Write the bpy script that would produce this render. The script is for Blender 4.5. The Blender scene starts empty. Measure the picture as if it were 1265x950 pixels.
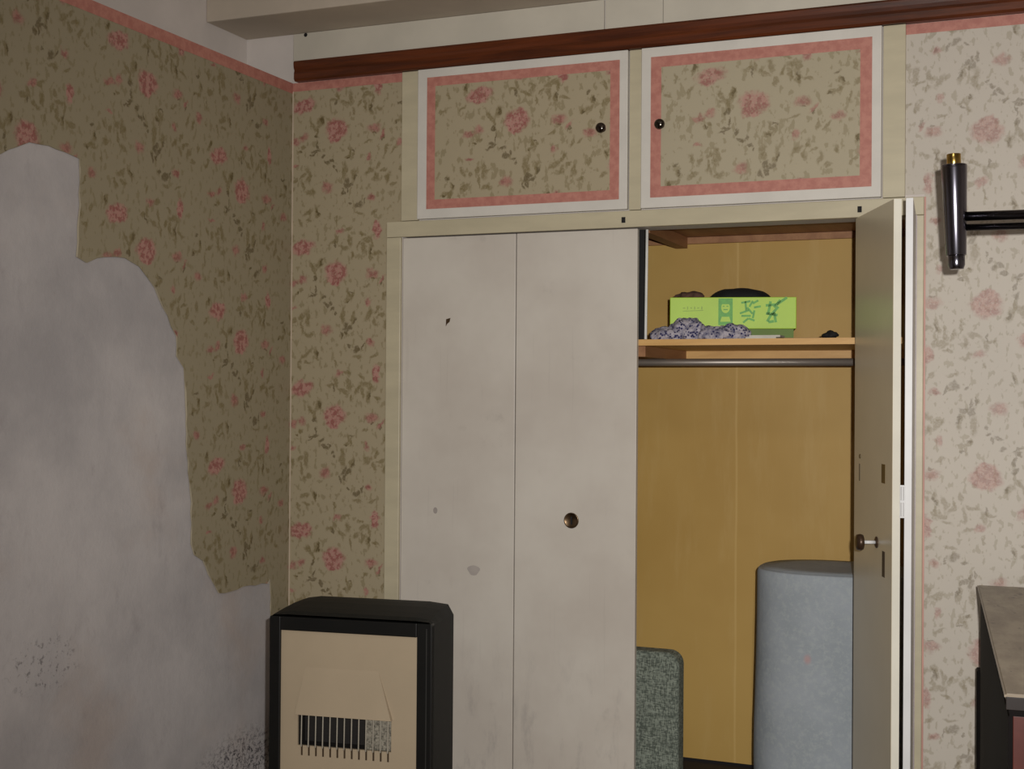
import bpy, bmesh, math, random
from mathutils import Vector, Matrix, noise as mnoise
S = bpy.context.scene
COL = S.collection
random.seed(7)
# ------------------------------------------------------------------ camera, world, light, exposure
FPX, YAW, PIT, ROL = 1617.6, .3887, .0062, -.0073
CAM = Vector((2.4867, -4.0, 1.4))
cy, sy, cp, sp = math.cos(YAW), math.sin(YAW), math.cos(PIT), math.sin(PIT)
FW = Vector((-sy*cp, cy*cp, sp)); RT = Vector((cy, sy, 0)); UP = RT.cross(FW)
c_, s_ = math.cos(ROL), math.sin(ROL)
R2 = RT*c_ - UP*s_; U2 = RT*s_ + UP*c_
cd = bpy.data.cameras.new('camera'); cam = bpy.data.objects.new('camera', cd); COL.objects.link(cam)
cd.sensor_width = 36; cd.lens = FPX/1265*36; cd.clip_start = .05
cam.matrix_world = Matrix(((R2.x, U2.x, -FW.x, CAM.x), (R2.y, U2.y, -FW.y, CAM.y), (R2.z, U2.z, -FW.z, CAM.z), (0, 0, 0, 1)))
S.camera = cam
w = bpy.data.worlds.new('world'); S.world = w; w.use_nodes = True
w.node_tree.nodes['Background'].inputs[0].default_value = (.8, .85, 1, 1)
w.node_tree.nodes['Background'].inputs[1].default_value = .1
ld = bpy.data.lights.new('flash', 'SPOT'); ld.energy = 395; ld.color = (1, .97, .93); ld.shadow_soft_size = .018
ld.spot_size = math.radians(100); ld.spot_blend = 1
flash = bpy.data.objects.new('flash', ld); COL.objects.link(flash)
flash.location = CAM + RT*.085 + UP*.075
flash.rotation_euler = (Vector((1.85, 0, 1.35)) - flash.location).to_track_quat('-Z', 'Y').to_euler()
ad = bpy.data.lights.new('fill_light', 'AREA'); ad.energy = 9; ad.size = .5; ad.color = (1, .93, .84)  # weak fill lamp added under the ceiling for ambient light
al = bpy.data.objects.new('fill_light', ad); COL.objects.link(al); al.location = (2.2, -2.6, 2.9)
S.view_settings.view_transform = 'Standard'; S.view_settings.look = 'None'
S.view_settings.exposure = 0; S.view_settings.gamma = 1; S.view_settings.use_curve_mapping = False

# ------------------------------------------------------------------ mesh helpers
OFF = {}
def tag(o, label=None, cat=None, group=None, kind=None):
    if label: o['label'] = label
    if cat: o['category'] = cat
    if group: o['group'] = group
    if kind: o['kind'] = kind
    return o
def thing(name, label, cat, loc=(0, 0, 0), rz=0, group=None, local=False):
    o = bpy.data.objects.new(name, None); COL.objects.link(o)
    o.empty_display_size = .05; o.location = loc; o.rotation_euler = (0, 0, rz)
    OFF[o] = Vector((0, 0, 0)) if local else Vector(loc)
    return tag(o, label, cat, group)
def obj(name, bm, m, parent=None, smooth=False, bev=0, seg=2):
    off = OFF.get(parent, Vector((0, 0, 0)))
    if off.length: bmesh.ops.translate(bm, verts=bm.verts, vec=-off)
    bmesh.ops.recalc_face_normals(bm, faces=bm.faces)
    me = bpy.data.meshes.new(name); bm.to_mesh(me); bm.free()
    if smooth:
        for p in me.polygons: p.use_smooth = True
    me.materials.append(m)
    o = bpy.data.objects.new(name, me); COL.objects.link(o)
    if parent: o.parent = parent
    OFF[o] = off
    if bev:
        b = o.modifiers.new('bevel', 'BEVEL'); b.width = bev; b.segments = seg; b.limit_method = 'ANGLE'
    return o
def struct(name, bm, m, bev=0, parent=None):
    o = obj(name, bm, m, parent, bev=bev)
    if not parent: o['kind'] = 'structure'
    return o
def box(x0, x1, y0, y1, z0, z1, bm=None):
    bm = bm or bmesh.new()
    vs = [bm.verts.new(p) for p in ((x0,y0,z0),(x1,y0,z0),(x1,y1,z0),(x0,y1,z0),(x0,y0,z1),(x1,y0,z1),(x1,y1,z1),(x0,y1,z1))]
    for f in ((0,3,2,1),(4,5,6,7),(0,1,5,4),(1,2,6,5),(2,3,7,6),(3,0,4,7)): bm.faces.new([vs[i] for i in f])
    return bm
def boxes(*bs):
    bm = bmesh.new()
    for b in bs: box(*b, bm=bm)
    return bm
def tube(p, q, r0, r1=None, n=24, bm=None):
    bm = bm or bmesh.new(); p = Vector(p); q = Vector(q); r1 = r0 if r1 is None else r1
    d = (q-p).normalized(); a = d.orthogonal().normalized(); b = d.cross(a)
    A = [bm.verts.new(p+(a*math.cos(t)+b*math.sin(t))*r0) for t in [2*math.pi*i/n for i in range(n)]]
    B = [bm.verts.new(q+(a*math.cos(t)+b*math.sin(t))*r1) for t in [2*math.pi*i/n for i in range(n)]]
    for i in range(n): bm.faces.new((A[i], A[(i+1)%n], B[(i+1)%n], B[i]))
    bm.faces.new(A[::-1]); bm.faces.new(B)
    return bm
def lathe(prof, base, axis=(0, 0, 1), n=28, bm=None):
    """prof: list of (radius, height along axis)"""
    bm = bm or bmesh.new(); base = Vector(base); d = Vector(axis).normalized(); a = d.orthogonal().normalized(); b = d.cross(a)
    rings = []
    for r, h in prof:
        rings.append([bm.verts.new(base+d*h+(a*math.cos(t)+b*math.sin(t))*max(r, 1e-5)) for t in [2*math.pi*i/n for i in range(n)]])
    for R0, R1 in zip(rings, rings[1:]):
        for i in range(n): bm.faces.new((R0[i], R0[(i+1)%n], R1[(i+1)%n], R1[i]))
    bm.faces.new(rings[0][::-1]); bm.faces.new(rings[-1])
    return bm
def prism(poly, ext, bm=None):
    """poly: 3d points, ext: extrusion vector"""
    bm = bm or bmesh.new(); e = Vector(ext)
    A = [bm.verts.new(p) for p in poly]; B = [bm.verts.new(Vector(p)+e) for p in poly]; n = len(A)
    bm.faces.new(A); bm.faces.new(B[::-1])
    for i in range(n): bm.faces.new((A[i], B[i], B[(i+1)%n], A[(i+1)%n]))
    return bm
# ------------------------------------------------------------------ materials
def srgb(r, g, b):
    f = lambda c: (c/255/12.92 if c/255 <= .04045 else ((c/255+.055)/1.055)**2.4)
    return (f(r), f(g), f(b), 1)
class NT:
    def __init__(s, name):
        s.m = bpy.data.materials.new(name); s.m.use_nodes = True
        s.t = s.m.node_tree; s.N = s.t.nodes; s.L = s.t.links; s.b = s.N['Principled BSDF']
        s.co = s.N.new('ShaderNodeTexCoord').outputs['Object']
    def new(s, k, **kw):
        n = s.N.new(k)
        for a, v in kw.items(): setattr(n, a, v)
        return n
    def inp(s, n, i, v):
        if isinstance(v, bpy.types.NodeSocket): s.L.new(v, n.inputs[i])
        else: n.inputs[i].default_value = v
    def math(s, op, a, b=0., c=None):
        n = s.new('ShaderNodeMath', operation=op); s.inp(n, 0, a); s.inp(n, 1, b)
        if c is not None: s.inp(n, 2, c)
        return n.outputs[0]
    def noise(s, scale, detail=3, rough=.5, vec=None, out='Fac', dist=0):
        n = s.new('ShaderNodeTexNoise'); n.inputs['Scale'].default_value = scale; n.inputs['Detail'].default_value = detail
        n.inputs['Roughness'].default_value = rough; n.inputs['Distortion'].default_value = dist
        s.L.new(vec or s.co, n.inputs['Vector']); return n.outputs[out]
    def mapping(s, vec, loc=(0,0,0), rot=(0,0,0), scale=(1,1,1), typ='POINT'):
        n = s.new('ShaderNodeMapping', vector_type=typ); s.L.new(vec, n.inputs[0])
        if typ != 'NORMAL': n.inputs[1].default_value = loc
        n.inputs[2].default_value = rot; n.inputs[3].default_value = scale; return n.outputs[0]
    def rng(s, v, a, b, c=0., d=1., smooth=True):
        n = s.new('ShaderNodeMapRange', interpolation_type='SMOOTHSTEP' if smooth else 'LINEAR')
        for i, x in enumerate((v, a, b, c, d)): s.inp(n, i, x)
        return n.outputs[0]
    def mix(s, f, a, b, mode='MIX'):
        n = s.new('ShaderNodeMix', data_type='RGBA', blend_type=mode)
        s.inp(n, 0, f); s.inp(n, 6, a); s.inp(n, 7, b); return n.outputs[2]
    def sep(s, vec=None):
        n = s.new('ShaderNodeSeparateXYZ'); s.L.new(vec or s.co, n.inputs[0]); return n.outputs
    def comb(s, x, y, z):
        n = s.new('ShaderNodeCombineXYZ'); s.inp(n, 0, x); s.inp(n, 1, y); s.inp(n, 2, z); return n.outputs[0]
    def bump(s, h, strength=.3, dist=.001):
        n = s.new('ShaderNodeBump'); n.inputs['Strength'].default_value = strength; n.inputs['Distance'].default_value = dist
        s.L.new(h, n.inputs['Height']); s.L.new(n.outputs[0], s.b.inputs['Normal'])
    def col(s, v): s.inp(s.b, 'Base Color', v)
def mat(name, c, rough=.5, metal=0, var=.12, scale=6, bump=0, bscale=60, stretch=None, spec=None):
    t = NT(name); c = srgb(*c)
    v = t.mapping(t.co, scale=stretch) if stretch else t.co
    n = t.noise(scale, 5, .6, v)
    t.col(t.mix(t.rng(n, .3, .7), tuple(x*(1-var) for x in c[:3])+(1,), tuple(min(1, x*(1+var)) for x in c[:3])+(1,)))
    t.b.inputs['Roughness'].default_value = rough; t.b.inputs['Metallic'].default_value = metal
    if spec is not None: t.b.inputs['Specular IOR Level'].default_value = spec
    if bump: t.bump(t.noise(bscale, 3, .5, v), bump)
    return t.m

# motifs of the floral wallpaper, metres from the centre of the big rose: x, z, half width, half height, angle (deg)
U = .000571
def rz_(l): return [((x-585)*U, -(y-365+.075*(x-585))*U, a*U, b*U, r) for x, y, a, b, r in l]
def st_(l): return [((x-262)*.000660, -(y-225+.09*(x-262))*.000655, a*.00066, b*.00066, r) for x, y, a, b, r in l]
ROSE = rz_([(350,208,78,50,12), (585,352,74,70,0), (575,400,48,34,0)]) + st_([(505,735,26,44,0)])
PINK = rz_([(842,345,48,34,0), (903,378,34,13,50), (1030,420,36,30,0), (285,435,42,24,8), (520,708,40,38,0), (810,520,22,26,0), (285,585,30,14,0)]) + \
       st_([(285,755,30,20,20), (470,572,24,22,0), (60,265,28,26,30)])
OLIVE = rz_([(470,305,22,32,-30), (418,330,14,40,35), (445,365,10,34,0), (238,280,26,11,40), (262,165,16,30,-20), (680,155,15,34,10), (640,195,32,13,-20), (742,185,12,26,-30),
             (590,150,14,28,20), (700,238,11,22,0), (795,140,34,16,15), (832,155,11,34,0), (820,228,15,32,10), (875,222,26,13,-20), (1045,240,15,24,20),
             (1000,290,26,14,20), (1035,285,14,20,-30), (345,470,15,12,0), (320,492,12,9,0), (245,655,12,26,20), (290,670,14,20,-20),
             (345,640,24,16,40), (350,705,12,36,10), (382,655,10,26,-20), (665,520,20,13,30), (702,500,10,26,-20), (640,610,10,20,30), (870,565,12,24,-30),
             (860,635,16,24,20), (935,640,18,32,-20), (905,600,26,11,20), (925,470,12,30,-20), (972,470,24,10,50), (1020,590,12,20,0), (800,425,24,9,20), (980,680,20,12,0)]) + \
        st_([(145,665,12,30,20), (85,668,30,14,30), (95,708,20,9,0), (42,722,12,28,20), (265,700,7,20,0), (335,742,24,11,20), (400,655,26,9,-4), (490,640,22,9,35), (310,440,16,40,0),
             (365,455,12,34,-10), (90,470,14,40,10), (100,560,22,16,0), (345,330,9,26,20), (460,430,28,16,40), (240,820,24,10,10), (420,760,20,9,-20),
             (-60,620,14,30,20), (-20,560,26,12,30), (-70,720,26,12,-30), (430,840,12,30,10)])
DARK = rz_([(478,300,12,20,-20), (440,400,14,14,0), (450,455,6,28,0), (262,160,9,18,0), (578,190,8,20,0), (825,212,9,22,0), (1020,190,18,10,20), (1050,232,10,14,0),
            (430,505,34,8,20), (498,512,16,14,20), (520,555,22,12,-30), (548,545,12,14,0), (565,578,14,10,0), (582,602,8,12,0), (700,470,14,6,0), (665,528,10,8,0),
            (715,640,10,24,-20), (680,690,24,14,25), (655,720,10,20,0), (990,300,9,9,0), (905,395,8,22,-20), (325,490,8,7,0), (845,375,12,7,0)]) + \
       st_([(392,612,24,18,30), (428,590,6,20,-20), (150,660,7,18,20), (475,570,8,8,0), (320,500,22,14,60), (300,545,10,20,10), (370,470,8,12,0), (130,335,20,8,0), (345,600,10,8,0)])
W_, H_ = .497, .5
def wallpaper_mat(name, axis, u0, z0, flip=False, motif_strength=1., ground=(150, 143, 118), spec=.3):
    t = NT(name); x, y, z = t.sep()
    u = x if axis == 'x' else y
    s = -1. if flip else 1.
    u = t.math('MULTIPLY', t.math('SUBTRACT', u, u0), s); v = t.math('MULTIPLY', t.math('SUBTRACT', z, z0), s)
    nv = t.new('ShaderNodeTexNoise'); nv.inputs['Scale'].default_value = 75; nv.inputs['Detail'].default_value = 3; nv.inputs['Roughness'].default_value = .6; t.L.new(t.co, nv.inputs['Vector'])
    nx, ny, nz = t.sep(nv.outputs['Color'])
    n2 = t.new('ShaderNodeTexNoise'); n2.inputs['Scale'].default_value = 34; n2.inputs['Detail'].default_value = 1; t.L.new(t.co, n2.inputs['Vector'])
    mx_, my_, mz_ = t.sep(n2.outputs['Color'])
    u = t.math('ADD', u, t.math('MULTIPLY_ADD', nx, .020, -.010)); v = t.math('ADD', v, t.math('MULTIPLY_ADD', ny, .020, -.010))
    u = t.math('ADD', u, t.math('MULTIPLY_ADD', mx_, .026, -.013)); v = t.math('ADD', v, t.math('MULTIPLY_ADD', my_, .026, -.013))
    uu = t.math('DIVIDE', t.math('ADD', u, .21), W_)
    k = t.math('FLOOR', uu)
    lx = t.math('MULTIPLY_ADD', t.math('SUBTRACT', uu, k), W_, -.21)
    vv = t.math('ADD', t.math('SUBTRACT', v, t.math('MULTIPLY', k, H_/2)), .30)
    vv = t.math('DIVIDE', vv, H_)
    lz = t.math('MULTIPLY_ADD', t.math('SUBTRACT', vv, t.math('FLOOR', vv)), H_, -.30)
    p = t.comb(lx, lz, 0.)
    def group(ms, sz=1.):
        acc = None
        for mx, mz, a, b, r in ms:
            while mz < -.30: mz += H_
            while mz > H_-.30: mz -= H_
            pv = p
            if acc is not None:      # makes each motif depend on the one before, which keeps the shader's stack small
                ch = t.new('ShaderNodeVectorMath', operation='MULTIPLY_ADD')
                t.L.new(acc, ch.inputs[0]); ch.inputs[1].default_value = (1e-7, 1e-7, 0); t.L.new(p, ch.inputs[2]); pv = ch.outputs[0]
            q = t.mapping(pv, (mx, mz, 0), (0, 0, math.radians(r)), (a*sz*(.85 if a < b else 1), b*sz*(.85 if b < a else 1), 1), 'TEXTURE')
            n = t.new('ShaderNodeVectorMath', operation='LENGTH'); t.L.new(q, n.inputs[0])
            acc = n.outputs['Value'] if acc is None else t.math('MINIMUM', acc, n.outputs['Value'])
        return acc
    fine = t.noise(170, 2, .6)
    blot = t.noise(60, 2, .6)
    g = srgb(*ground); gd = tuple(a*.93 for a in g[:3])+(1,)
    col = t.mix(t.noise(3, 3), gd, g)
    gr, gp, go, gk = group(ROSE), group(PINK, .92), group(OLIVE, 1.2), group(DARK, 1.12)
    spr = t.noise(62, 2, .5, t.mapping(t.co, (2, 3, 5), scale=(1, 1, .6)))
    col = t.mix(t.math('MULTIPLY', t.rng(spr, .56, .63), .5*motif_strength), col, srgb(124, 112, 78))
    mk = lambda d, a=1.25, b=.7, f=1.: t.math('MULTIPLY', t.math('MULTIPLY', t.rng(d, a, b), t.rng(fine, .25, .55, .45, 1.)), f*motif_strength)
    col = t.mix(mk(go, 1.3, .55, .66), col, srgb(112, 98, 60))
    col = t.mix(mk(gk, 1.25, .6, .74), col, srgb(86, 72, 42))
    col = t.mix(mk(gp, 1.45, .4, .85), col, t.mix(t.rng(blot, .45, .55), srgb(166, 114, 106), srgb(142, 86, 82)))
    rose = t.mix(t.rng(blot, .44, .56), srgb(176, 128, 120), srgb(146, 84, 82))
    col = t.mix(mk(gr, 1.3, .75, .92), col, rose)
    t.col(col)
    t.b.inputs['Roughness'].default_value = .5; t.b.inputs['Specular IOR Level'].default_value = spec
    t.bump(t.noise(500, 2, .5, t.mapping(t.co, scale=(1, 1, .25))), .12, .0006)
    return t.m

def plaster_mat():
    t = NT('bare_plaster'); x, y, z = t.sep()
    base = t.mix(t.rng(t.noise(1.6, 5, .6), .3, .7), srgb(164, 160, 161), srgb(194, 189, 188))
    base = t.mix(t.math('MULTIPLY', t.rng(t.noise(2.3, 4, .6, t.mapping(t.co, (3, 7, 2))), .52, .75), .35), base, srgb(176, 156, 142))
    base = t.mix(t.math('MULTIPLY', t.rng(t.noise(9, 6, .7, t.mapping(t.co, scale=(1, 1, .5))), .55, .8), .45), base, srgb(140, 132, 134))
    # scattered dark scuffs
    scuff = t.rng(t.noise(38, 4, .7, t.mapping(t.co, scale=(1, 1, 1.6))), .66, .74)
    zone = t.rng(t.noise(2.1, 2, .5, t.mapping(t.co, (5, 1, 4))), .55, .7)
    base = t.mix(t.math('MULTIPLY', t.math('MULTIPLY', scuff, zone), .7), base, srgb(88, 80, 80))
    # damp speckle near the bottom of the corner
    def blob(cy_, cz_, ry, rz):
        q = t.mapping(t.comb(0., y, z), (0, cy_, cz_), (0, 0, 0), (1, ry, rz), 'TEXTURE')
        n = t.new('ShaderNodeVectorMath', operation='LENGTH'); t.L.new(q, n.inputs[0]); return n.outputs['Value']
    d = blob(-.27, .12, .36, .17); d2 = blob(-1.22, .66, .16, .09)
    sp_ = t.rng(t.noise(60, 5, .85), .47, .6); sp2 = t.rng(t.noise(45, 3, .75), .53, .66)
    base = t.mix(t.math('MULTIPLY', t.math('MULTIPLY', t.rng(d, 1.1, .4), sp_), .95), base, srgb(52, 48, 54))
    base = t.mix(t.math('MULTIPLY', t.math('MULTIPLY', t.rng(d2, 1.1, .5), sp2), .6), base, srgb(80, 76, 76))
    t.col(base); t.b.inputs['Roughness'].default_value = .85
    t.bump(t.noise(45, 5, .65), .35, .004)
    return t.m
def border_mat(name):
    t = NT(name)
    t.col(t.mix(t.rng(t.noise(40, 3, .6), .35, .65), srgb(170, 110, 98), srgb(184, 126, 112)))
    t.b.inputs['Roughness'].default_value = .6; return t.m
def wood_mat(name, c1, c2, scale=(1, 8, 8), rough=.35, sc=3, bump=.1):
    t = NT(name)
    v = t.mapping(t.co, scale=scale)
    n = t.noise(sc, 6, .65, v, dist=.6)
    t.col(t.mix(t.rng(n, .32, .68), srgb(*c1), srgb(*c2))); t.b.inputs['Roughness'].default_value = rough
    t.bump(t.noise(sc*8, 3, .5, v), bump); return t.m
def door_mat():
    t = NT('worn_white_door_paint')
    c = t.mix(t.rng(t.noise(2, 5, .6), .3, .7), srgb(190, 182, 172), srgb(204, 198, 188))
    c = t.mix(t.math('MULTIPLY', t.rng(t.noise(5, 5, .7, t.mapping(t.co, (9, 2, 5))), .6, .78), .5), c, srgb(160, 152, 144))
    x, y, z = t.sep()
    low = t.rng(z, .75, .1)
    gr = t.rng(t.noise(7, 6, .75, t.mapping(t.co, scale=(2.2, 1, .7))), .5, .72)
    c = t.mix(t.math('MULTIPLY', t.math('MULTIPLY', low, gr), .6), c, srgb(150, 144, 140))
    ver = t.rng(t.noise(60, 2, .5, t.mapping(t.co, scale=(1, 1, .04))), .66, .72)
    c = t.mix(t.math('MULTIPLY', ver, .06), c, srgb(120, 112, 106))
    t.col(c); t.b.inputs['Roughness'].default_value = .38; t.b.inputs['Specular IOR Level'].default_value = .4
    t.bump(t.noise(25, 3, .5), .05); return t.m
def hardboard_mat():
    t = NT('tan_hardboard')
    c = t.mix(t.rng(t.noise(1.3, 4, .6), .3, .7), srgb(178, 142, 70), srgb(190, 155, 84))
    c = t.mix(t.math('MULTIPLY', t.rng(t.noise(4, 5, .7, t.mapping(t.co, scale=(3, 1, .5))), .5, .75), .28), c, srgb(200, 170, 112))
    x, y, z = t.sep()
    d = t.math('ABSOLUTE', t.math('SUBTRACT', t.math('ADD', x, t.math('MULTIPLY', t.noise(3, 2), .01)), .203))
    c = t.mix(t.math('MULTIPLY', t.rng(d, .006, .001), .25), c, srgb(226, 196, 130))
    t.col(c); t.b.inputs['Roughness'].default_value = .55
    t.bump(t.noise(300, 2, .5), .08); return t.m
def dot_cloth_mat():
    t = NT('dotted_cloth')
    v = t.new('ShaderNodeTexVoronoi'); v.inputs['Scale'].default_value = 120; t.L.new(t.co, v.inputs['Vector'])
    d = t.rng(v.outputs['Distance'], .5, .34)
    pick = t.rng(t.noise(50, 1), .42, .5)
    c = t.mix(t.math('MULTIPLY', d, pick), t.mix(t.rng(t.noise(40, 4, .7), .4, .6), srgb(122, 120, 138), srgb(176, 170, 178)), srgb(36, 38, 84))
    t.col(c); t.b.inputs['Roughness'].default_value = .9; t.bump(t.noise(90, 4, .6), .6, .003); return t.m
def weave_mat(name, c1, c2, scale=260):
    t = NT(name)
    v1 = t.noise(scale, 2, .6, t.mapping(t.co, scale=(1, 1, .25))); v2 = t.noise(scale, 2, .6, t.mapping(t.co, scale=(.25, .25, 1)))
    n = t.math('MULTIPLY_ADD', t.math('ADD', v1, v2), .5, 0.)
    c = t.mix(t.rng(n, .4, .6), srgb(*c1), srgb(*c2))
    c = t.mix(t.math('MULTIPLY', t.rng(t.noise(22, 4, .7), .45, .65), .35), c, srgb(*c1))
    t.col(c); t.b.inputs['Roughness'].default_value = .95; t.bump(n, .5, .002); return t.m
def foam_mat():
    t = NT('pale_blue_foam')
    c = t.mix(t.rng(t.noise(5, 5, .6), .3, .7), srgb(142, 150, 156), srgb(154, 161, 168))
    c = t.mix(t.math('MULTIPLY', t.rng(t.noise(55, 5, .75), .45, .65), .55), c, srgb(164, 171, 172))
    x, y, z = t.sep()
    q = t.mapping(t.comb(x, 0., z), (-.062, 0, .49), (0, 0, 0), (.014, 1, .018), 'TEXTURE')
    n = t.new('ShaderNodeVectorMath', operation='LENGTH'); t.L.new(q, n.inputs[0])
    c = t.mix(t.math('MULTIPLY', t.rng(n.outputs['Value'], 1.2, .2), .5), c, srgb(186, 132, 126))
    t.col(c); t.b.inputs['Roughness'].default_value = .8; t.bump(t.noise(30, 5, .7), .35, .004); return t.m
def table_mat():
    t = NT('scuffed_dark_tabletop')
    v = t.mapping(t.co, scale=(3, 1.2, 1))
    c = t.mix(t.rng(t.noise(5, 6, .7, v), .35, .65), srgb(118, 106, 90), srgb(146, 134, 116))
    c = t.mix(t.math('MULTIPLY', t.rng(t.noise(14, 4, .7, v), .58, .68), .7), c, srgb(60, 52, 46))
    t.col(c); t.b.inputs['Roughness'].default_value = .4; return t.m

M = dict(
    plaster=plaster_mat(), border=border_mat('pink_paper_border'), door=door_mat(), tan=hardboard_mat(), foam=foam_mat(),
    cream=mat('cream_gloss_paint', (186, 177, 151), .35, var=.06, scale=4, bump=.06, stretch=(1, 1, 4)),
    white=mat('white_cupboard_paint', (206, 202, 194), .35, var=.05),
    pinkwhite=mat('upper_wall_emulsion', (206, 198, 192), .85, var=.07, scale=3, bump=.2),
    beam=mat('beam_emulsion', (182, 170, 154), .8, var=.07, scale=3, bump=.15),
    board=mat('offwhite_boards', (196, 190, 176), .55, var=.06, scale=3),
    mahog=wood_mat('mahogany_rail', (60, 26, 10), (98, 46, 18), (.6, 9, 9), .32),
    pine=wood_mat('pine_batten', (196, 152, 90), (214, 172, 108), (.8, 6, 6), .5),
    pined=wood_mat('brown_batten', (140, 96, 62), (160, 116, 78), (6, .8, 6), .6),
    taupe=mat('taupe_inner_door_face', (200, 190, 166), .3, var=.04, scale=3, spec=.6),
    edge=mat('door_edge_paint', (222, 218, 204), .4, var=.04),
    edgecool=mat('cool_white_door_edge', (214, 214, 214), .4, var=.04),
    chrome=mat('chrome', (190, 190, 192), .16, 1, var=.03),
    dchrome=mat('dark_chrome', (116, 114, 124), .2, 1, var=.05),
    knobm=mat('dark_nickel', (84, 78, 72), .18, 1, var=.05),
    armm=mat('dark_metal_arm', (70, 68, 72), .25, 1, var=.05),
    brass=mat('brass', (190, 160, 90), .22, 1, var=.05),
    tubemat=mat('steel_tube', (146, 138, 130), .42, .6, var=.05),
    bronze=mat('antique_bronze', (120, 100, 78), .3, 1, var=.2, scale=90),
    black=mat('black_enamel', (19, 19, 18), .38, var=.1, spec=.3),
    blackside=mat('black_side_panel', (26, 27, 25), .6, spec=.25, var=.1, scale=40, bump=.1),
    blk=mat('matt_black', (10, 9, 10), .8),
    hcream=mat('heater_cream_enamel', (168, 152, 128), .45, var=.04, scale=3),
    grille=mat('grille_wire', (170, 164, 150), .35, .6, var=.1),
    hdark=mat('heater_cavity', (22, 18, 15), .7),
    hslot=mat('slot_brown', (60, 44, 24), .6),
    mesh=mat('burner_mesh', (150, 145, 132), .5, .5, var=.6, scale=160),
    dots=dot_cloth_mat(), tweed=weave_mat('grey_green_tweed', (80, 87, 79), (138, 146, 134)),
    lime=mat('lime_card', (172, 208, 62), .5, var=.05), green=mat('green_ink', (84, 162, 52), .5, var=.15, scale=60),
    dgreen=mat('dark_green_card', (96, 122, 40), .6), olive_ink=mat('olive_ink', (140, 172, 50), .5),
    blackcloth=mat('black_cloth', (14, 14, 16), .9, bump=.4), brownrag=mat('brown_rag', (92, 66, 54), .9, bump=.4),
    paperw=mat('white_paper', (196, 192, 180), .7),
    ttop=table_mat(), tedge=mat('table_edge_highlight', (120, 108, 92), .35), tdark=mat('dark_table_edge', (34, 28, 26), .3), tblack=mat('shaded_black_wood', (15, 12, 11), .6, spec=.05),
    tred=wood_mat('red_brown_wood', (62, 24, 18), (84, 36, 27), (1, 6, 1), .35),
    floor=wood_mat('floorboards', (96, 74, 54), (118, 92, 66), (6, 1, 1), .6),
    cfloor=mat('dark_closet_floor', (34, 26, 22), .8),
)
P_left = wallpaper_mat('floral_paper_left', 'y', -.31, 1.559, ground=(152, 142, 118))  # same paper, the left wall's shade put into its ground colour
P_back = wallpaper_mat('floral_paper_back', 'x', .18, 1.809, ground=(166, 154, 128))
P_right = wallpaper_mat('floral_paper_right', 'x', 2.32, 1.670, flip=True, motif_strength=.62, ground=(192, 184, 172))  # flash brightness and haze put into the same paper's colours
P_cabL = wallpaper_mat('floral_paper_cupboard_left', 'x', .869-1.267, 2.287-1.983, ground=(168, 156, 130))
P_cabR = wallpaper_mat('floral_paper_cupboard_right', 'x', 1.65-1.267, 2.284-1.983, motif_strength=.85, ground=(172, 162, 138))

# ------------------------------------------------------------------ the room
ZC = 3.0
struct('floor', box(-.4, 4.3, -4.9, .75, -.05, 0), M['floor'])
struct('ceiling', box(-.4, 4.3, -4.9, .1, ZC, ZC+.05), M['pinkwhite'])
wl = struct('wall_left', boxes((-.4, -.0015, -4.8, 0, 0, 2.492), (-.4, -.1985, -4.8, 0, 2.492, ZC)), M['plaster'])
# upper set-back part of the left wall, painted
struct('trim_1', box(-.1985, -.197, -4.8, 0, 2.492, ZC), M['pinkwhite'])
TORN = [(-4.8, 2.0), (-1.9, 1.93), (-1.62, 1.965), (-1.3989, 2.002), (-1.3424, 2.0306), (-1.2929, 2.0479), (-1.2235, 2.0539), (-1.1609, 2.0473), (-1.106, 2.0388),
        (-1.1013, 1.9408), (-1.106, 1.85), (-1.1088, 1.765), (-1.0758, 1.757), (-1.03, 1.772), (-.9914, 1.7789), (-.9031, 1.7829), (-.8405, 1.7627), (-.7716, 1.7082), (-.704, 1.6269),
        (-.6631, 1.567), (-.6582, 1.5048), (-.6209, 1.4681), (-.611, 1.3548), (-.6005, 1.2032), (-.5774, 1.0499), (-.5755, .9178), (-.5581, .8829),
        (-.5152, .8601), (-.4797, .8093), (-.4256, .7422), (-.35, .739), (-.2873, .7446), (-.1402, .7387), (-.1201, .7501), (-.1182, .6239), (-.1102, .1047), (-.11, 0)]
bm = bmesh.new(); rnd = random.Random(3)
pts = []
for (a, b), (c, d) in zip(TORN, TORN[1:]):
    n = max(1, int(math.hypot(c-a, d-b)/.03)) if a > -2 else 1
    for i in range(n):
        j = rnd.uniform(-.0035, .0035) if a > -2 else 0
        pts.append((a+(c-a)*i/n+j, b+(d-b)*i/n+rnd.uniform(-.003, .003)*(a > -2)))
pts.append(TORN[-1])
poly = [(0, y, z) for y, z in pts] + [(0, -.0005, 0), (0, -.0005, 2.455), (0, -4.8, 2.455)]
prism(poly, (-.0015, 0, 0), bm)
obj('wallpaper', bm, P_left, wl)
# curled, paler paper backing along the torn edge
bm = bmesh.new(); prev = None
for y, z in pts:
    if y < -2: continue
    j = rnd.uniform(.002, .006)
    a = bm.verts.new((.0003, y, z)); b = bm.verts.new((.0012+j*.4, y+j*.5*(1 if rnd.random() > .3 else -1), z-j*.2)); c = bm.verts.new((.0003, y-.001, z-.001))
    if prev: bm.faces.new((prev[0], a, b, prev[1])); bm.faces.new((prev[1], b, c, prev[2]))
    prev = (a, b, c)
obj('torn_edge', bm, mat('paper_backing', (158, 148, 128), .8), wl)
obj('wallpaper_border', box(-.0015, .0008, -4.8, -.0005, 2.455, 2.492), M['border'], wl)
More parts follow.
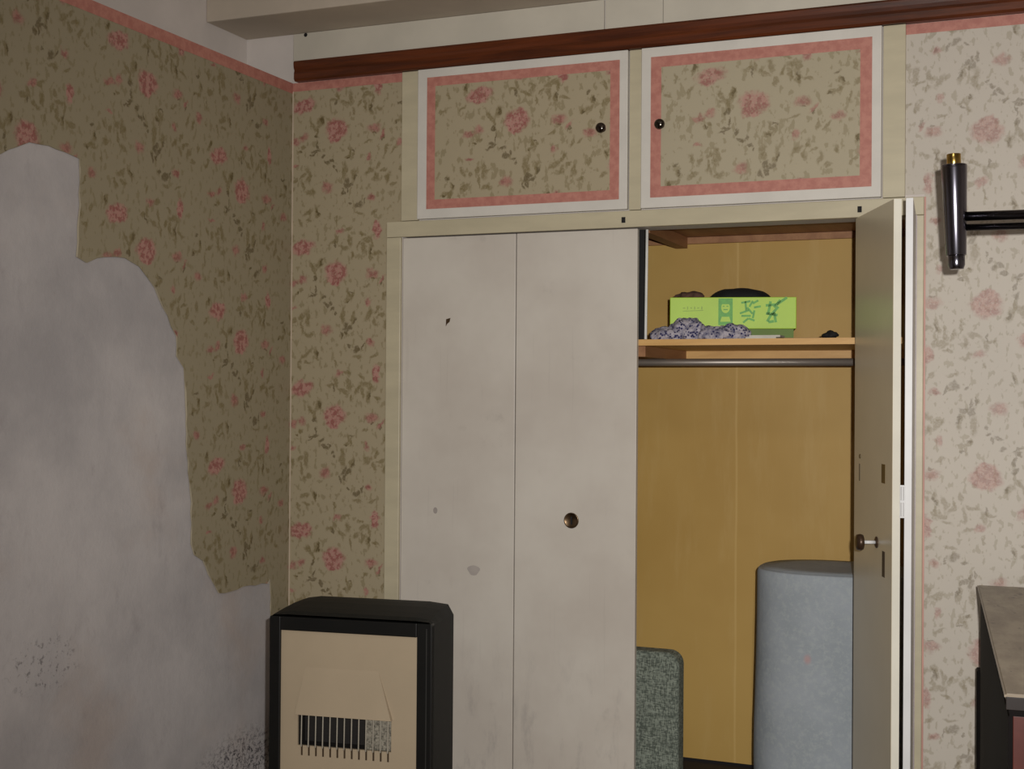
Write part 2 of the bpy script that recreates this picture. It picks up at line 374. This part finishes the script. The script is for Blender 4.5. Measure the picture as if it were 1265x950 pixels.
# back wall: left pier, right part, wall above the wardrobe
wb = struct('wall_back', boxes((-.4, .44, .0015, .1, 0, ZC), (2.095, 4.3, .0015, .1, 0, ZC), (.44, 2.095, .0015, .1, 1.93, ZC)), M['pinkwhite'])
obj('wallpaper', boxes((.001, .385, 0, .0015, 0, 1.981), (.001, .44, 0, .0015, 1.981, 2.462)), P_back, wb)
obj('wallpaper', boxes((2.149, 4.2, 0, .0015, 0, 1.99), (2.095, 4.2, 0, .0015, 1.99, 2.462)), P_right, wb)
obj('wallpaper_border', box(.001, .44, -.0006, .0015, 2.462, 2.492), M['border'], wb)
obj('wallpaper_border', box(2.095, 4.2, -.0006, .0015, 2.462, 2.492), M['border'], wb)
obj('corner_seam', box(0, .004, -.0025, 0, 0, 2.462), mat('corner_seam_edge', (196, 180, 160), .6), wb)
struct('wall_right', box(4.2, 4.3, -4.9, 0, 0, ZC), M['pinkwhite'])
struct('wall_front', box(-.4, 4.3, -4.9, -4.8, 0, ZC), M['pinkwhite'])
struct('trim_2', box(-.1965, 4.2, -.2456, 0, 2.665, ZC), M['beam'], bev=.004)
# picture rail with a moulded profile
prof = [(0, 2.4925), (-.024, 2.4925), (-.030, 2.500), (-.030, 2.520), (-.027, 2.530), (-.032, 2.540), (-.034, 2.556), (-.030, 2.5625), (0, 2.5625)]
struct('trim_3', prism([(.022, y, z) for y, z in prof], (4.176, 0, 0)), M['mahog'])
bd = struct('trim_4', box(.006, 1.1625, -.010, 0, 2.5635, 2.664), M['board'], bev=.0015)
obj('screw_hole', tube((.056, -.0105, 2.657), (.056, -.004, 2.657), .007), M['blk'], bd)
struct('trim_5', box(1.1655, 1.356, -.006, 0, 2.5635, 2.664), M['board'], bev=.0015)
struct('trim_6', box(1.3585, 4.2, -.010, 0, 2.5635, 2.664), M['board'], bev=.0015)
struct('baseboard_left', box(0.0005, .012, -4.8, -.9, 0, .06), M['cream'])
struct('baseboard_back', box(2.16, 4.19, -.016, -.0005, 0, .1), M['cream'], bev=.003)

# ------------------------------------------------------------------ wardrobe
wd = thing('built_in_wardrobe', 'built-in wardrobe with white folding doors, right pair folded open on a tan interior', 'wardrobe', (1.267, 0, 0))
obj('frame_stile', boxes((.385, .4395, -.013, .001, 0, 1.9275)), M['cream'], wd, bev=.002)
obj('frame_stile', boxes((2.1, 2.149, -.013, .001, 0, 1.9275)), M['cream'], wd, bev=.002)
obj('frame_strip', boxes((2.126, 2.130, -.017, -.013, 0, 1.9275)), mat('lilac_stile_shade', (176, 164, 168), .4), wd)  # lilac strip painting the shaded part of the right stile
obj('frame_header', box(.385, 2.149, -.013, .001, 1.9285, 1.9815), M['cream'], wd, bev=.002)
for x in (1.2335, 1.966):
    obj('door_catch', box(x-.006, x+.006, -.016, -.013, 1.943, 1.961), M['blk'], wd)
obj('frame_strip', boxes((2.149, 2.1535, -.003, .001, 0, 1.979), (2.149, 2.1535, -.003, .001, 1.979, 1.982)), mat('pink_bead', (188, 140, 128), .5), wd)
p1 = obj('folding_door_panel', box(.4425, .8585, .0, .020, .02, 1.925), M['door'], wd, bev=.0015)
p2 = obj('folding_door_panel', box(.862, 1.276, .0, .020, .02, 1.925), M['door'], wd, bev=.0015)
obj('chip', prism([(.607, -.0008, 1.646), (.623, -.0008, 1.650), (.620, -.0008, 1.637), (.611, -.0008, 1.630), (.606, -.0008, 1.622)], (0, .0008, 0)), M['bronze'], p1)
obj('smudge', prism([(.715+.022*math.cos(t)*(1+.2*math.sin(3*t)), -.0003, .806+.017*math.sin(t)) for t in [i*.4 for i in range(16)]], (0, .0003, 0)), mat('grey_smudge', (166, 158, 152), .5), p1)
obj('smudge', prism([(.572+.008*math.cos(t), -.0003, 1.0+.011*math.sin(t)) for t in [i*.5 for i in range(12)]], (0, .0003, 0)), mat('grey_smudge_small', (160, 152, 146), .5), p1)
pull = obj('finger_pull', lathe([(.024, 0), (.0255, .0025), (.0225, .0035), (.020, .001), (.019, .0005)], (1.0602, 0, .9875), (0, -1, 0)), M['bronze'], p2, smooth=True)
obj('finger_pull_slot', box(1.0582, 1.0632, -.003, -.001, .975, 1.0), M['blk'], p2)
# folded pair at the right: B faces left, A is behind it
def panel(P, Q, nrm, th, z0, z1):
    P = Vector(P+(0,)); Q = Vector(Q+(0,)); n = Vector(nrm+(0,)).normalized()*th
    return prism([(v.x, v.y, z0) for v in (P, Q, Q+n, P+n)], (0, 0, z1-z0))
B0 = Vector((1.957, -.022)); B1 = Vector((2.104, -.385)); d = (B1-B0).normalized(); nB = (-d.y, d.x)
if nB[0] < 0: nB = (-nB[0], -nB[1])
pb = obj('folding_door_panel', panel(tuple(B0), tuple(B1), nB, .021, .02, 1.925), M['edge'], wd, bev=.001)
L = lambda t, o=0.: Vector((B0.x+d.x*t-nB[0]*o, B0.y+d.y*t-nB[1]*o))     # along the panel, o outwards to the left
def slab(t0, t1, z0, z1, o=.0012, base=0.):
    a, b = L(t0, o), L(t1, o); a2, b2 = L(t0, base), L(t1, base)
    return prism([(v.x, v.y, z0) for v in (a, b, b2, a2)], (0, 0, z1-z0))
LEN = (B1-B0).length
obj('inner_face', slab(.0005, LEN-.0005, .021, 1.924, .001), M['taupe'], pb)
obj('hinge_recess', slab(.29, .325, 1.160, 1.212, .0016, .001), mat('exposed_brown_wood', (104, 82, 34), .7), pb)
obj('hinge_recess', slab(.300, .326, .905, .975, .0016, .001), mat('exposed_dark_wood', (76, 62, 44), .7), pb)
obj('hinge_recess', slab(.055, .066, 1.150, 1.20, .0016, .001), mat('filled_wood', (120, 108, 84), .7), pb)
obj('screw', lathe([(.007, .001), (.006, .003), (.001, .0035)], (L(.065).x, L(.065).y, 1.222), (-nB[0], -nB[1], 0)), mat('rusty_screw', (100, 84, 54), .5), pb)
k0 = L(.245)
obj('knob_rose', lathe([(.016, .001), (.016, .003), (.012, .005), (.004, .006)], (k0.x, k0.y, .992), (-nB[0], -nB[1], 0)), mat('rose_brown', (84, 66, 52), .4, .6), pb, smooth=True)
obj('knob_stem', tube((k0.x-nB[0]*.004, k0.y-nB[1]*.004, .992), (k0.x-nB[0]*.040, k0.y-nB[1]*.040, .992), .005), M['edgecool'], pb, smooth=True)
obj('knob', lathe([(.010, .038), (.021, .040), (.023, .046), (.021, .056), (.010, .058)], (k0.x, k0.y, .992), (-nB[0], -nB[1], 0)), mat('knob_brown', (72, 54, 40), .35, .5), pb, smooth=True)
A1 = Vector((2.1345, -.388)); A0 = Vector((2.109, -.024))
pa = obj('folding_door_panel', panel(tuple(A1), tuple(A0), (1, .02), .019, .02, 1.925), M['edgecool'], wd, bev=.001)
for z in (1.122, 1.080):
    obj('hinge_knuckle', tube((2.130, -.3925, z), (2.130, -.3925, z+.036), .0045), M['edgecool'], wd, smooth=False)
obj('hinge_leaf', box(2.1235, 2.137, -.3915, -.388, 1.075, 1.162), M['edgecool'], wd)
# interior
obj('back_panel', box(.44, 2.2, .6, .612, .095, 1.975), M['tan'], wd)
obj('side_panel', box(.40, .44, .1, .6, .0, 1.975), M['tan'], wd)
obj('side_panel', box(2.16, 2.2, .1, .6, .0, 1.975), M['tan'], wd)
obj('top_panel', box(.44, 2.16, .101, .6, 1.962, 1.975), M['pined'], wd)
obj('closet_floor', box(.44, 2.16, .022, .66, .0, .085), M['cfloor'], wd)
obj('shelf', box(.441, 2.159, .104, .598, 1.5535, 1.573), M['pine'], wd, bev=.001)
obj('shelf_front_lip', box(.441, 2.094, .03, .104, 1.5535, 1.573), M['pine'], wd)
obj('batten', box(.441, 2.159, .575, .5995, 1.521, 1.553), M['pine'], wd)
obj('batten', box(.441, 2.159, .582, .5995, 1.938, 1.961), M['pined'], wd)
obj('batten', box(1.245, 1.287, .06, .574, 1.519, 1.553), M['pined'], wd)
obj('batten', box(1.245, 1.287, .102, .581, 1.922, 1.961), M['pined'], wd)
obj('hanging_rail', tube((.441, .3, 1.506), (2.159, .3, 1.506), .0125), M['tubemat'], wd, smooth=True)
obj('dark_gap_block', box(1.255, 1.288, .035, .06, 1.573, 1.925), M['blk'], wd)  # added black block standing in for the shaded gap beside the door
obj('track_bead', tube((1.293, .04, 1.574), (1.296, .04, 1.925), .0045, n=12), mat('bright_aluminium', (226, 226, 222), .25, .2), wd)

# ------------------------------------------------------------------ overhead cupboard
oc = thing('overhead_cupboard', 'overhead cupboard above the wardrobe with two pink-bordered floral doors', 'cupboard', (1.267, 0, 1.983))
obj('frame_stile', box(.44, .5035, -.013, .001, 1.983, 2.4915), M['cream'], oc, bev=.0015)
obj('frame_stile', box(1.2505, 1.2895, -.013, .001, 1.983, 2.4915), M['cream'], oc, bev=.0015)
obj('frame_stile', box(2.0315, 2.095, -.013, .001, 1.983, 2.4915), M['cream'], oc, bev=.0015)
def cupdoor(x0, x1, z0, z1, ox0, ox1, oz0, oz1, b, kx, kz, pm):
    r = obj('cupboard_door', box(x0, x1, -.024, -.004, z0, z1), M['white'], oc, bev=.002)
    obj('wallpaper_inset', box(ox0+b, ox1-b, -.0247, -.024, oz0+b, oz1-b), pm, r)
    obj('wallpaper_border', boxes((ox0, ox0+b, -.025, -.024, oz0, oz1), (ox1-b, ox1, -.025, -.024, oz0, oz1), (ox0+b, ox1-b, -.025, -.024, oz0, oz0+b), (ox0+b, ox1-b, -.025, -.024, oz1-b, oz1)), M['border'], r)
    obj('knob', lathe([(.009, 0), (.006, .006), (.006, .012), (.013, .017), (.0165, .024), (.0150, .031), (.008, .035), (.001, .036)], (kx, -.0247, kz), (0, -1, 0)), M['knobm'], r, smooth=True)
cupdoor(.5055, 1.2475, 1.985, 2.491, .541, 1.221, 2.017, 2.4615, .031, 1.167, 2.244, P_cabL)
cupdoor(1.2925, 2.0285, 1.985, 2.491, 1.324, 2.001, 2.017, 2.460, .034, 1.360, 2.242, P_cabR)

# ------------------------------------------------------------------ things on the shelf
gb = thing('gift_box', 'lime green card box with dark green print on the wardrobe shelf', 'box', (1.337, .17, 0), math.radians(12.6))
OFF[gb] = Vector((1.33, .195, 0))
obj('box_tray', box(1.338, 1.728, .203, .355, 1.573, 1.66), M['dgreen'], gb)
lid = obj('box_lid', box(1.33, 1.736, .195, .363, 1.613, 1.716), M['lime'], gb, bev=.002)
yf = .1945
pr = [box(1.487, 1.533, yf, .195, 1.625, 1.712)]
o = obj('portrait_print', pr[0], M['green'], gb)
bm = bmesh.new()
prism([(1.510+.014*math.cos(t), yf-.0006, 1.682+.018*math.sin(t)) for t in [i*math.pi/9 for i in range(18)]], (0, .0006, 0), bm)
prism([(1.493, yf-.0006, 1.636), (1.527, yf-.0006, 1.636), (1.522, yf-.0006, 1.652), (1.498, yf-.0006, 1.652)], (0, .0006, 0), bm)
obj('portrait_face_print', bm, M['lime'], gb)
bm = bmesh.new()
box(1.503, 1.517, yf-.001, yf-.0006, 1.674, 1.677, bm); box(1.501, 1.507, yf-.001, yf-.0006, 1.685, 1.688, bm); box(1.513, 1.519, yf-.001, yf-.0006, 1.685, 1.688, bm)
box(1.496, 1.524, yf-.001, yf-.0006, 1.693, 1.700, bm)
obj('portrait_detail_print', bm, M['green'], gb)
def stroke(bm, x, z, a, l, w_=.0065):
    c, s = math.cos(math.radians(a)), math.sin(math.radians(a))
    prism([(x+c*u*l-s*v*w_, yf, z+s*u*l+c*v*w_) for u, v in ((-.5, -.5), (.5, -.5), (.5, .5), (-.5, .5))], (0, .0005, 0), bm)
bm = bmesh.new()
for x, z, a, l in ((1.575, 1.70, 10, .03), (1.575, 1.688, 95, .03), (1.592, 1.694, 60, .022), (1.570, 1.668, 20, .03), (1.588, 1.672, -50, .026), (1.576, 1.655, 0, .03), (1.600, 1.660, 80, .026), (1.606, 1.700, 30, .02), (1.575, 1.640, 40, .022), (1.594, 1.643, -20, .02), (1.612, 1.684, 10, .022)):
    stroke(bm, x, z, a, l)
for x, z, a, l in ((1.655, 1.690, 5, .03), (1.650, 1.680, 80, .04), (1.668, 1.672, 50, .03), (1.658, 1.660, -10, .034), (1.650, 1.648, 60, .024), (1.668, 1.650, 100, .03), (1.690, 1.703, 35, .035), (1.675, 1.694, 50, .028), (1.656, 1.636, 10, .016)):
    stroke(bm, x, z, a, l*1.1, .0085)
obj('glyph_print', bm, M['green'], gb)
bm = bmesh.new()
for i, l in enumerate((.008, .010, .006, .009, .007, .010)): stroke(bm, 1.376+i*.0115, 1.681, 90 if i % 2 else 0, l, .004)
stroke(bm, 1.405, 1.672, 2, .066, .0025)
obj('small_print', bm, M['olive_ink'], gb)

def lump(cx, cyy, cz, rx, ry, rz, seed, amp=.25, freq=18, sub=4, flat=0.):
    bm = bmesh.new(); bmesh.ops.create_icosphere(bm, subdivisions=sub, radius=1)
    for v in bm.verts:
        p = v.co.copy(); n = mnoise.noise(Vector((p.x*rx*freq+seed, p.y*ry*freq, p.z*rz*freq))) + .5*mnoise.noise(Vector((p.x*rx*freq*2.3, seed+p.y*ry*freq*2.3, p.z*rz*freq*2.3)))
        p *= 1+amp*n
        v.co = (cx+p.x*rx, cyy+p.y*ry, max(cz+p.z*rz, flat))
    return bm
bm = lump(1.340, .105, 1.588, .052, .045, .030, 1, .22, 34, 5, 1.5735)
b2 = [(1.412, .11, 1.594, .066, .05, .050, 5), (1.490, .11, 1.586, .056, .045, .032, 9), (1.560, .11, 1.588, .056, .045, .036, 13), (1.372, .085, 1.583, .04, .03, .024, 21), (1.525, .085, 1.583, .06, .03, .026, 33)]
for a in b2:
    t_ = lump(*a, .22, 34, 5, 1.5735); me = bpy.data.meshes.new('t'); t_.to_mesh(me); t_.free(); bm.from_mesh(me); bpy.data.meshes.remove(me)
tag(obj('dotted_cloth', bm, M['dots'], smooth=True), 'crumpled grey cloth with blue specks in front of the green box', 'cloth')
tag(obj('folded_papers', boxes((1.60, 1.70, .09, .17, 1.5735, 1.5795), (1.615, 1.712, .095, .172, 1.5797, 1.586)), M['paperw']), 'white papers lying flat beside the speckled cloth on the shelf', 'papers')
tag(obj('black_garment', lump(1.54, .30, 1.716, .105, .075, .035, 3, .12, 14, 4, 1.7165), M['blackcloth'], smooth=True), 'black folded cloth lying on top of the green box', 'cloth')
tag(obj('brown_rag', lump(1.375, .26, 1.716, .05, .06, .026, 8, .35, 30, 4, 1.7165), M['brownrag'], smooth=True), 'small dark brown rag at the left end of the green box top', 'cloth')
bm = lump(1.862, .12, 1.586, .022, .02, .013, 2, .5, 60, 3, 1.5735)
tag(obj('crumpled_scrap', bm, M['blk'], smooth=True), 'small crumpled black scrap near the right end of the shelf', 'scrap')
tag(obj('thin_stick', boxes((1.72, 1.835, .12, .126, 1.5735, 1.578)), mat('stick_brown', (110, 84, 48), .6)), 'thin brown stick lying on the shelf right of the green box', 'stick')

# ------------------------------------------------------------------ things in the bottom of the wardrobe
def rolled(cx, cyy, r, z0, z1):
    bm = bmesh.new(); n = 64; rings = []
    hs = [0, .01, .03, .08, .2, .35, .5, .65, .8, .92, .985, .995, 1]
    for h in hs:
        z = z0+(z1-z0)*h
        k = 1-.022*max(0, (h-.985)/.015)**2 - .04*max(0, (.03-h)/.03)
        k *= 1+.018*math.sin(h*4+1)
        ring = []
        for i in range(n):
            t = 2*math.pi*i/n
            rr = r*k*(1+.03*math.cos(3*t+.5)+.012*mnoise.noise(Vector((math.cos(t)*3, math.sin(t)*3, h*5)))) 
            ex = math.copysign(abs(math.cos(t))**.85, math.cos(t)); ey = math.copysign(abs(math.sin(t))**.85, math.sin(t))
            ring.append(bm.verts.new((cx+rr*ex*1.02, cyy+rr*ey*.8, z)))
        rings.append(ring)
    for A, B in zip(rings, rings[1:]):
        for i in range(n): bm.faces.new((A[i], A[(i+1)%n], B[(i+1)%n], B[i]))
    # rolled spiral top: shallow dished rings
    last = rings[-1]
    for k, dz in ((.955, -.004), (.93, .002), (.7, .004), (.4, .002), (.1, .001)):
        ring = [bm.verts.new((cx+(v.co.x-cx)*k, cyy+(v.co.y-cyy)*k, z1+dz)) for v in rings[-1]]
        for i in range(n): bm.faces.new((last[i], last[(i+1)%n], ring[(i+1)%n], ring[i]))
        last = ring
    bm.faces.new(last); bm.faces.new(rings[0][::-1])
    return bm
fr = thing('foam_roll', 'pale blue-grey foam roll standing upright in the wardrobe behind the open door', 'foam roll', (1.858, .335, .085))
obj('roll_body', rolled(1.858, .335, .258, .086, .838), M['foam'], fr, smooth=True)
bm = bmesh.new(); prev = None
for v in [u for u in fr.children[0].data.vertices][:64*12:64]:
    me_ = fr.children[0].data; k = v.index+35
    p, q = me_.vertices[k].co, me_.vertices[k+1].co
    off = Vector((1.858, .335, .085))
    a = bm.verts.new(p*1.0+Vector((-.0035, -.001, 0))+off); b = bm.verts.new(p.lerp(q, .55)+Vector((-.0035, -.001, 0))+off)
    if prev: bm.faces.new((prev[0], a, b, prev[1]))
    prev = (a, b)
obj('edge_shadow_strip', bm, M['blk'], fr)  # black strip painting the shadow line along the roll's left edge
def rbox(x0, x1, z0, z1, r, y0, y1, n=8):
    pts = []
    for cx, cz, a in ((x1-r, z1-r, 0), (x0+r, z1-r, 90), (x0+r, z0+r, 180), (x1-r, z0+r, 270)):
        for i in range(n+1):
            t = math.radians(a+90*i/n); pts.append((cx+r*math.cos(t), y0, cz+r*math.sin(t)))
    return prism(pts, (0, y1-y0, 0))
cu = thing('seat_cushion', 'grey-green tweed seat cushion standing on end behind the closed folding door', 'cushion', (1.19, .25, .085))
obj('cushion_cover', rbox(1.0, 1.363, .086, .543, .045, .21, .29), M['tweed'], cu, bev=.014, seg=4)

# ------------------------------------------------------------------ wall lamp
wlmp = thing('wall_lamp', 'chrome tapered barrel lamp on a horizontal arm before the right wallpaper', 'lamp', (2.9, 0, 1.815))
ax0, ax1 = Vector((2.2754, -.70, 1.9530)), Vector((2.2818, -.70, 1.7355)); ad_ = (ax1-ax0).normalized()
obj('lamp_barrel', lathe([(.028, 0), (.0298, .001), (.0298, .01), (.0232, .216), (.0225, .2175)], ax0, ad_, 40), M['dchrome'], wlmp, smooth=True, bev=.0005)
obj('brass_collar', lathe([(.0165, -.026), (.0165, 0), (.012, .001)], ax0, ad_, 32), M['brass'], wlmp, smooth=True, bev=.0005)
obj('end_cap', lathe([(.0195, .2175), (.0195, .240), (.016, .250), (.001, .251)], ax0, ad_, 32), M['dchrome'], wlmp, smooth=True, bev=.0005)
obj('lamp_arm', tube((2.295, -.70, 1.8285), (2.93, -.70, 1.8235), .0115), M['armm'], wlmp, smooth=True)
obj('lamp_arm', tube((2.295, -.69, 1.8035), (2.93, -.69, 1.7985), .0085), M['armm'], wlmp, smooth=True)
obj('arm_elbow', tube((2.9, -.695, 1.775), (2.9, -.695, 1.845), .018), M['armm'], wlmp, smooth=True)
obj('rear_arm', tube((2.9, -.695, 1.815), (2.9, -.005, 1.815), .0115), M['armm'], wlmp, smooth=True)
obj('wall_plate', lathe([(.05, 0.001), (.05, .006), (.03, .012), (.001, .013)], (2.9, .0, 1.815), (0, -1, 0)), M['armm'], wlmp, smooth=True)

# ------------------------------------------------------------------ gas heater (own frame: x along the front, y to the back)
ht = thing('gas_heater', 'black cabinet gas heater with a cream front panel, in front of the wardrobe', 'heater', (.387, -.723, 0), math.radians(7.8), local=True)
Wd, Dp, Hh = .497, .205, .75
# casing: shell with open front, top rising to the back and rounded
bm = bmesh.new()
topz = lambda y: Hh+.020*math.sin(min(1, y/Dp*1.1)*math.pi/2)
secs = [0, .02, .06, .12, .17, Dp]
def tx(y, s):   # the top narrows slightly towards the back
    return y*.12*s
rows = []
for y in secs:
    z = topz(y)
    rows.append([bm.verts.new((0+(.0), y, .06)), bm.verts.new((0, y, Hh-.012)), bm.verts.new((.010+tx(y, 1), y, z-.002)), bm.verts.new((.05+tx(y, 1), y, z+.004*(y > 0))),
                 bm.verts.new((Wd-.05-tx(y, 1), y, z+.004*(y > 0))), bm.verts.new((Wd-.010-tx(y, .3), y, z-.002)), bm.verts.new((Wd, y, Hh-.012)), bm.verts.new((Wd, y, .06))])
for A, B in zip(rows, rows[1:]):
    for i in range(7): bm.faces.new((A[i], A[i+1], B[i+1], B[i]))
bm.faces.new(rows[-1])
obj('casing', bm, M['blackside'], ht)
fx0, fx1, fz1 = .034, .452, .704
obj('front_frame', boxes((0, fx0, -.004, .02, .06, Hh-.006), (fx1, Wd, -.004, .02, .06, Hh-.006), (fx0, fx1, -.004, .02, fz1, Hh-.006), (fx0, fx1, -.004, .02, .06, .11)), M['black'], ht, bev=.003)
obj('frame_bead', boxes((fx1+.028, fx1+.031, -.0055, -.004, .06, Hh-.02),), mat('bead_grey', (44, 44, 42), .4), ht)
# cream panel with opening
ox0, ox1, oz1, oz0 = .088, .375, .462, .372
obj('front_panel', boxes((fx0, ox0, .004, .012, .11, fz1), (ox1, fx1, .004, .012, .11, fz1), (ox0, ox1, .004, .012, oz1, fz1), (ox0, ox1, .004, .012, .11, oz0)), M['hcream'], ht)
# hood: wedge growing outwards towards the grille
hz = oz1+.002
ho = [(ox0+.022, .0039, .600), (ox1-.040, .0039, .600), (ox1+.004, -.012, hz), (ox0-.004, -.012, hz)]
bm = bmesh.new()
a = [bm.verts.new(p) for p in ho]; b = [bm.verts.new((p[0], .0045, p[2])) for p in ho]
bm.faces.new(a)
for i in range(4): bm.faces.new((a[i], b[i], b[(i+1) % 4], a[(i+1) % 4]))
obj('hood', bm, M['hcream'], ht)
obj('burner_cavity', boxes((ox0-.005, ox1+.005, .06, .062, oz0-.02, oz1+.01), (ox0-.006, ox0-.001, .012, .06, oz0-.02, oz1+.01), (ox1+.001, ox1+.006, .012, .06, oz0-.02, oz1+.01), (ox0-.005, ox1+.005, .012, .06, oz1+.001, oz1+.006), (ox0-.005, ox1+.005, .012, .06, oz0-.03, oz0-.001)), M['hdark'], ht)
obj('burner_mesh', box(ox1-.082, ox1, .016, .020, oz0, oz1), M['mesh'], ht)
NB = 13
for i in range(NB):
    x = ox0+(ox1-ox0)*(i+.6)/NB
    obj('grille_bar', tube((x, .001, oz1), (x, -.002, oz0-.002), .0022, n=8), M['grille'], ht)
    obj('lip_slot', box(x-.0025, x+.0025, .0028, .0045, oz0-.028, oz0), M['hslot'], ht)
obj('skirt', box(.01, Wd-.01, .01, Dp-.01, .045, .07), M['black'], ht)
for x in (.05, Wd-.05):
    for y in (.04, Dp-.04):
        obj('castor', tube((x-.01, y, .0225), (x+.01, y, .0225), .0225, n=20), M['blk'], ht)

# ------------------------------------------------------------------ sideboard at the right edge
sb = thing('sideboard', 'dark wooden sideboard with a scuffed grey-brown top at the right edge', 'sideboard', (2.311, -.175, 0), math.radians(4.57), local=True)
# own frame: x to the right, -y towards the camera
LN = 1.377; WX = .52
obj('table_top', box(0, WX, -LN, 0, .866, .880), M['ttop'], sb, bev=.002)
obj('top_edge', boxes((-.003, -.0002, -LN-.003, .003, .874, .8785), (-.0002, WX, -LN-.003, -LN-.0002, .875, .8785)), M['tedge'], sb)  # edge highlights painted as thin lighter strips
obj('front_moulding', box(-.0002, WX, -LN-.003, -LN-.0002, .852, .8748), M['tdark'], sb, bev=.001)
obj('top_underframe', box(.006, WX-.006, -LN+.004, -.004, .840, .862), M['tblack'], sb)
obj('side_panel', box(.004, .0118, -LN+.006, -.06, .20, .8395), M['tblack'], sb)  # shade of the left side put into the black wood colour
obj('side_panel', box(WX-.045, WX-.022, -LN+.03, -.02, .20, .84), M['tblack'], sb)
obj('back_board', box(.045, WX-.045, -.035, -.025, .20, .84), M['tblack'], sb)
obj('leg', boxes((-.004, .045, -.05, -.001, 0, .655), (.012, .045, -.04, -.006, .655, .84)), M['tblack'], sb, bev=.003)
obj('leg', box(.012, .034, -LN+.006, -LN+.034, 0, .84), M['tred'], sb, bev=.001)
obj('leg', box(WX-.04, WX, -LN+.006, -LN+.034, 0, .84), M['tblack'], sb, bev=.003)
obj('leg', box(WX-.045, WX, -.05, -.001, 0, .84), M['tblack'], sb, bev=.003)
dr = obj('drawer', box(.036, WX-.042, -LN+.008, -LN+.4, .66, .836), M['tred'], sb, bev=.003)
obj('drawer_knob', lathe([(.008, 0), (.006, .01), (.014, .018), (.012, .026), (.001, .028)], (WX/2, -LN+.008, .75), (0, -1, 0)), M['brass'], dr, smooth=True)
obj('cupboard_door', box(.036, WX-.042, -LN+.010, -LN+.028, .22, .652), M['tred'], sb, bev=.003)
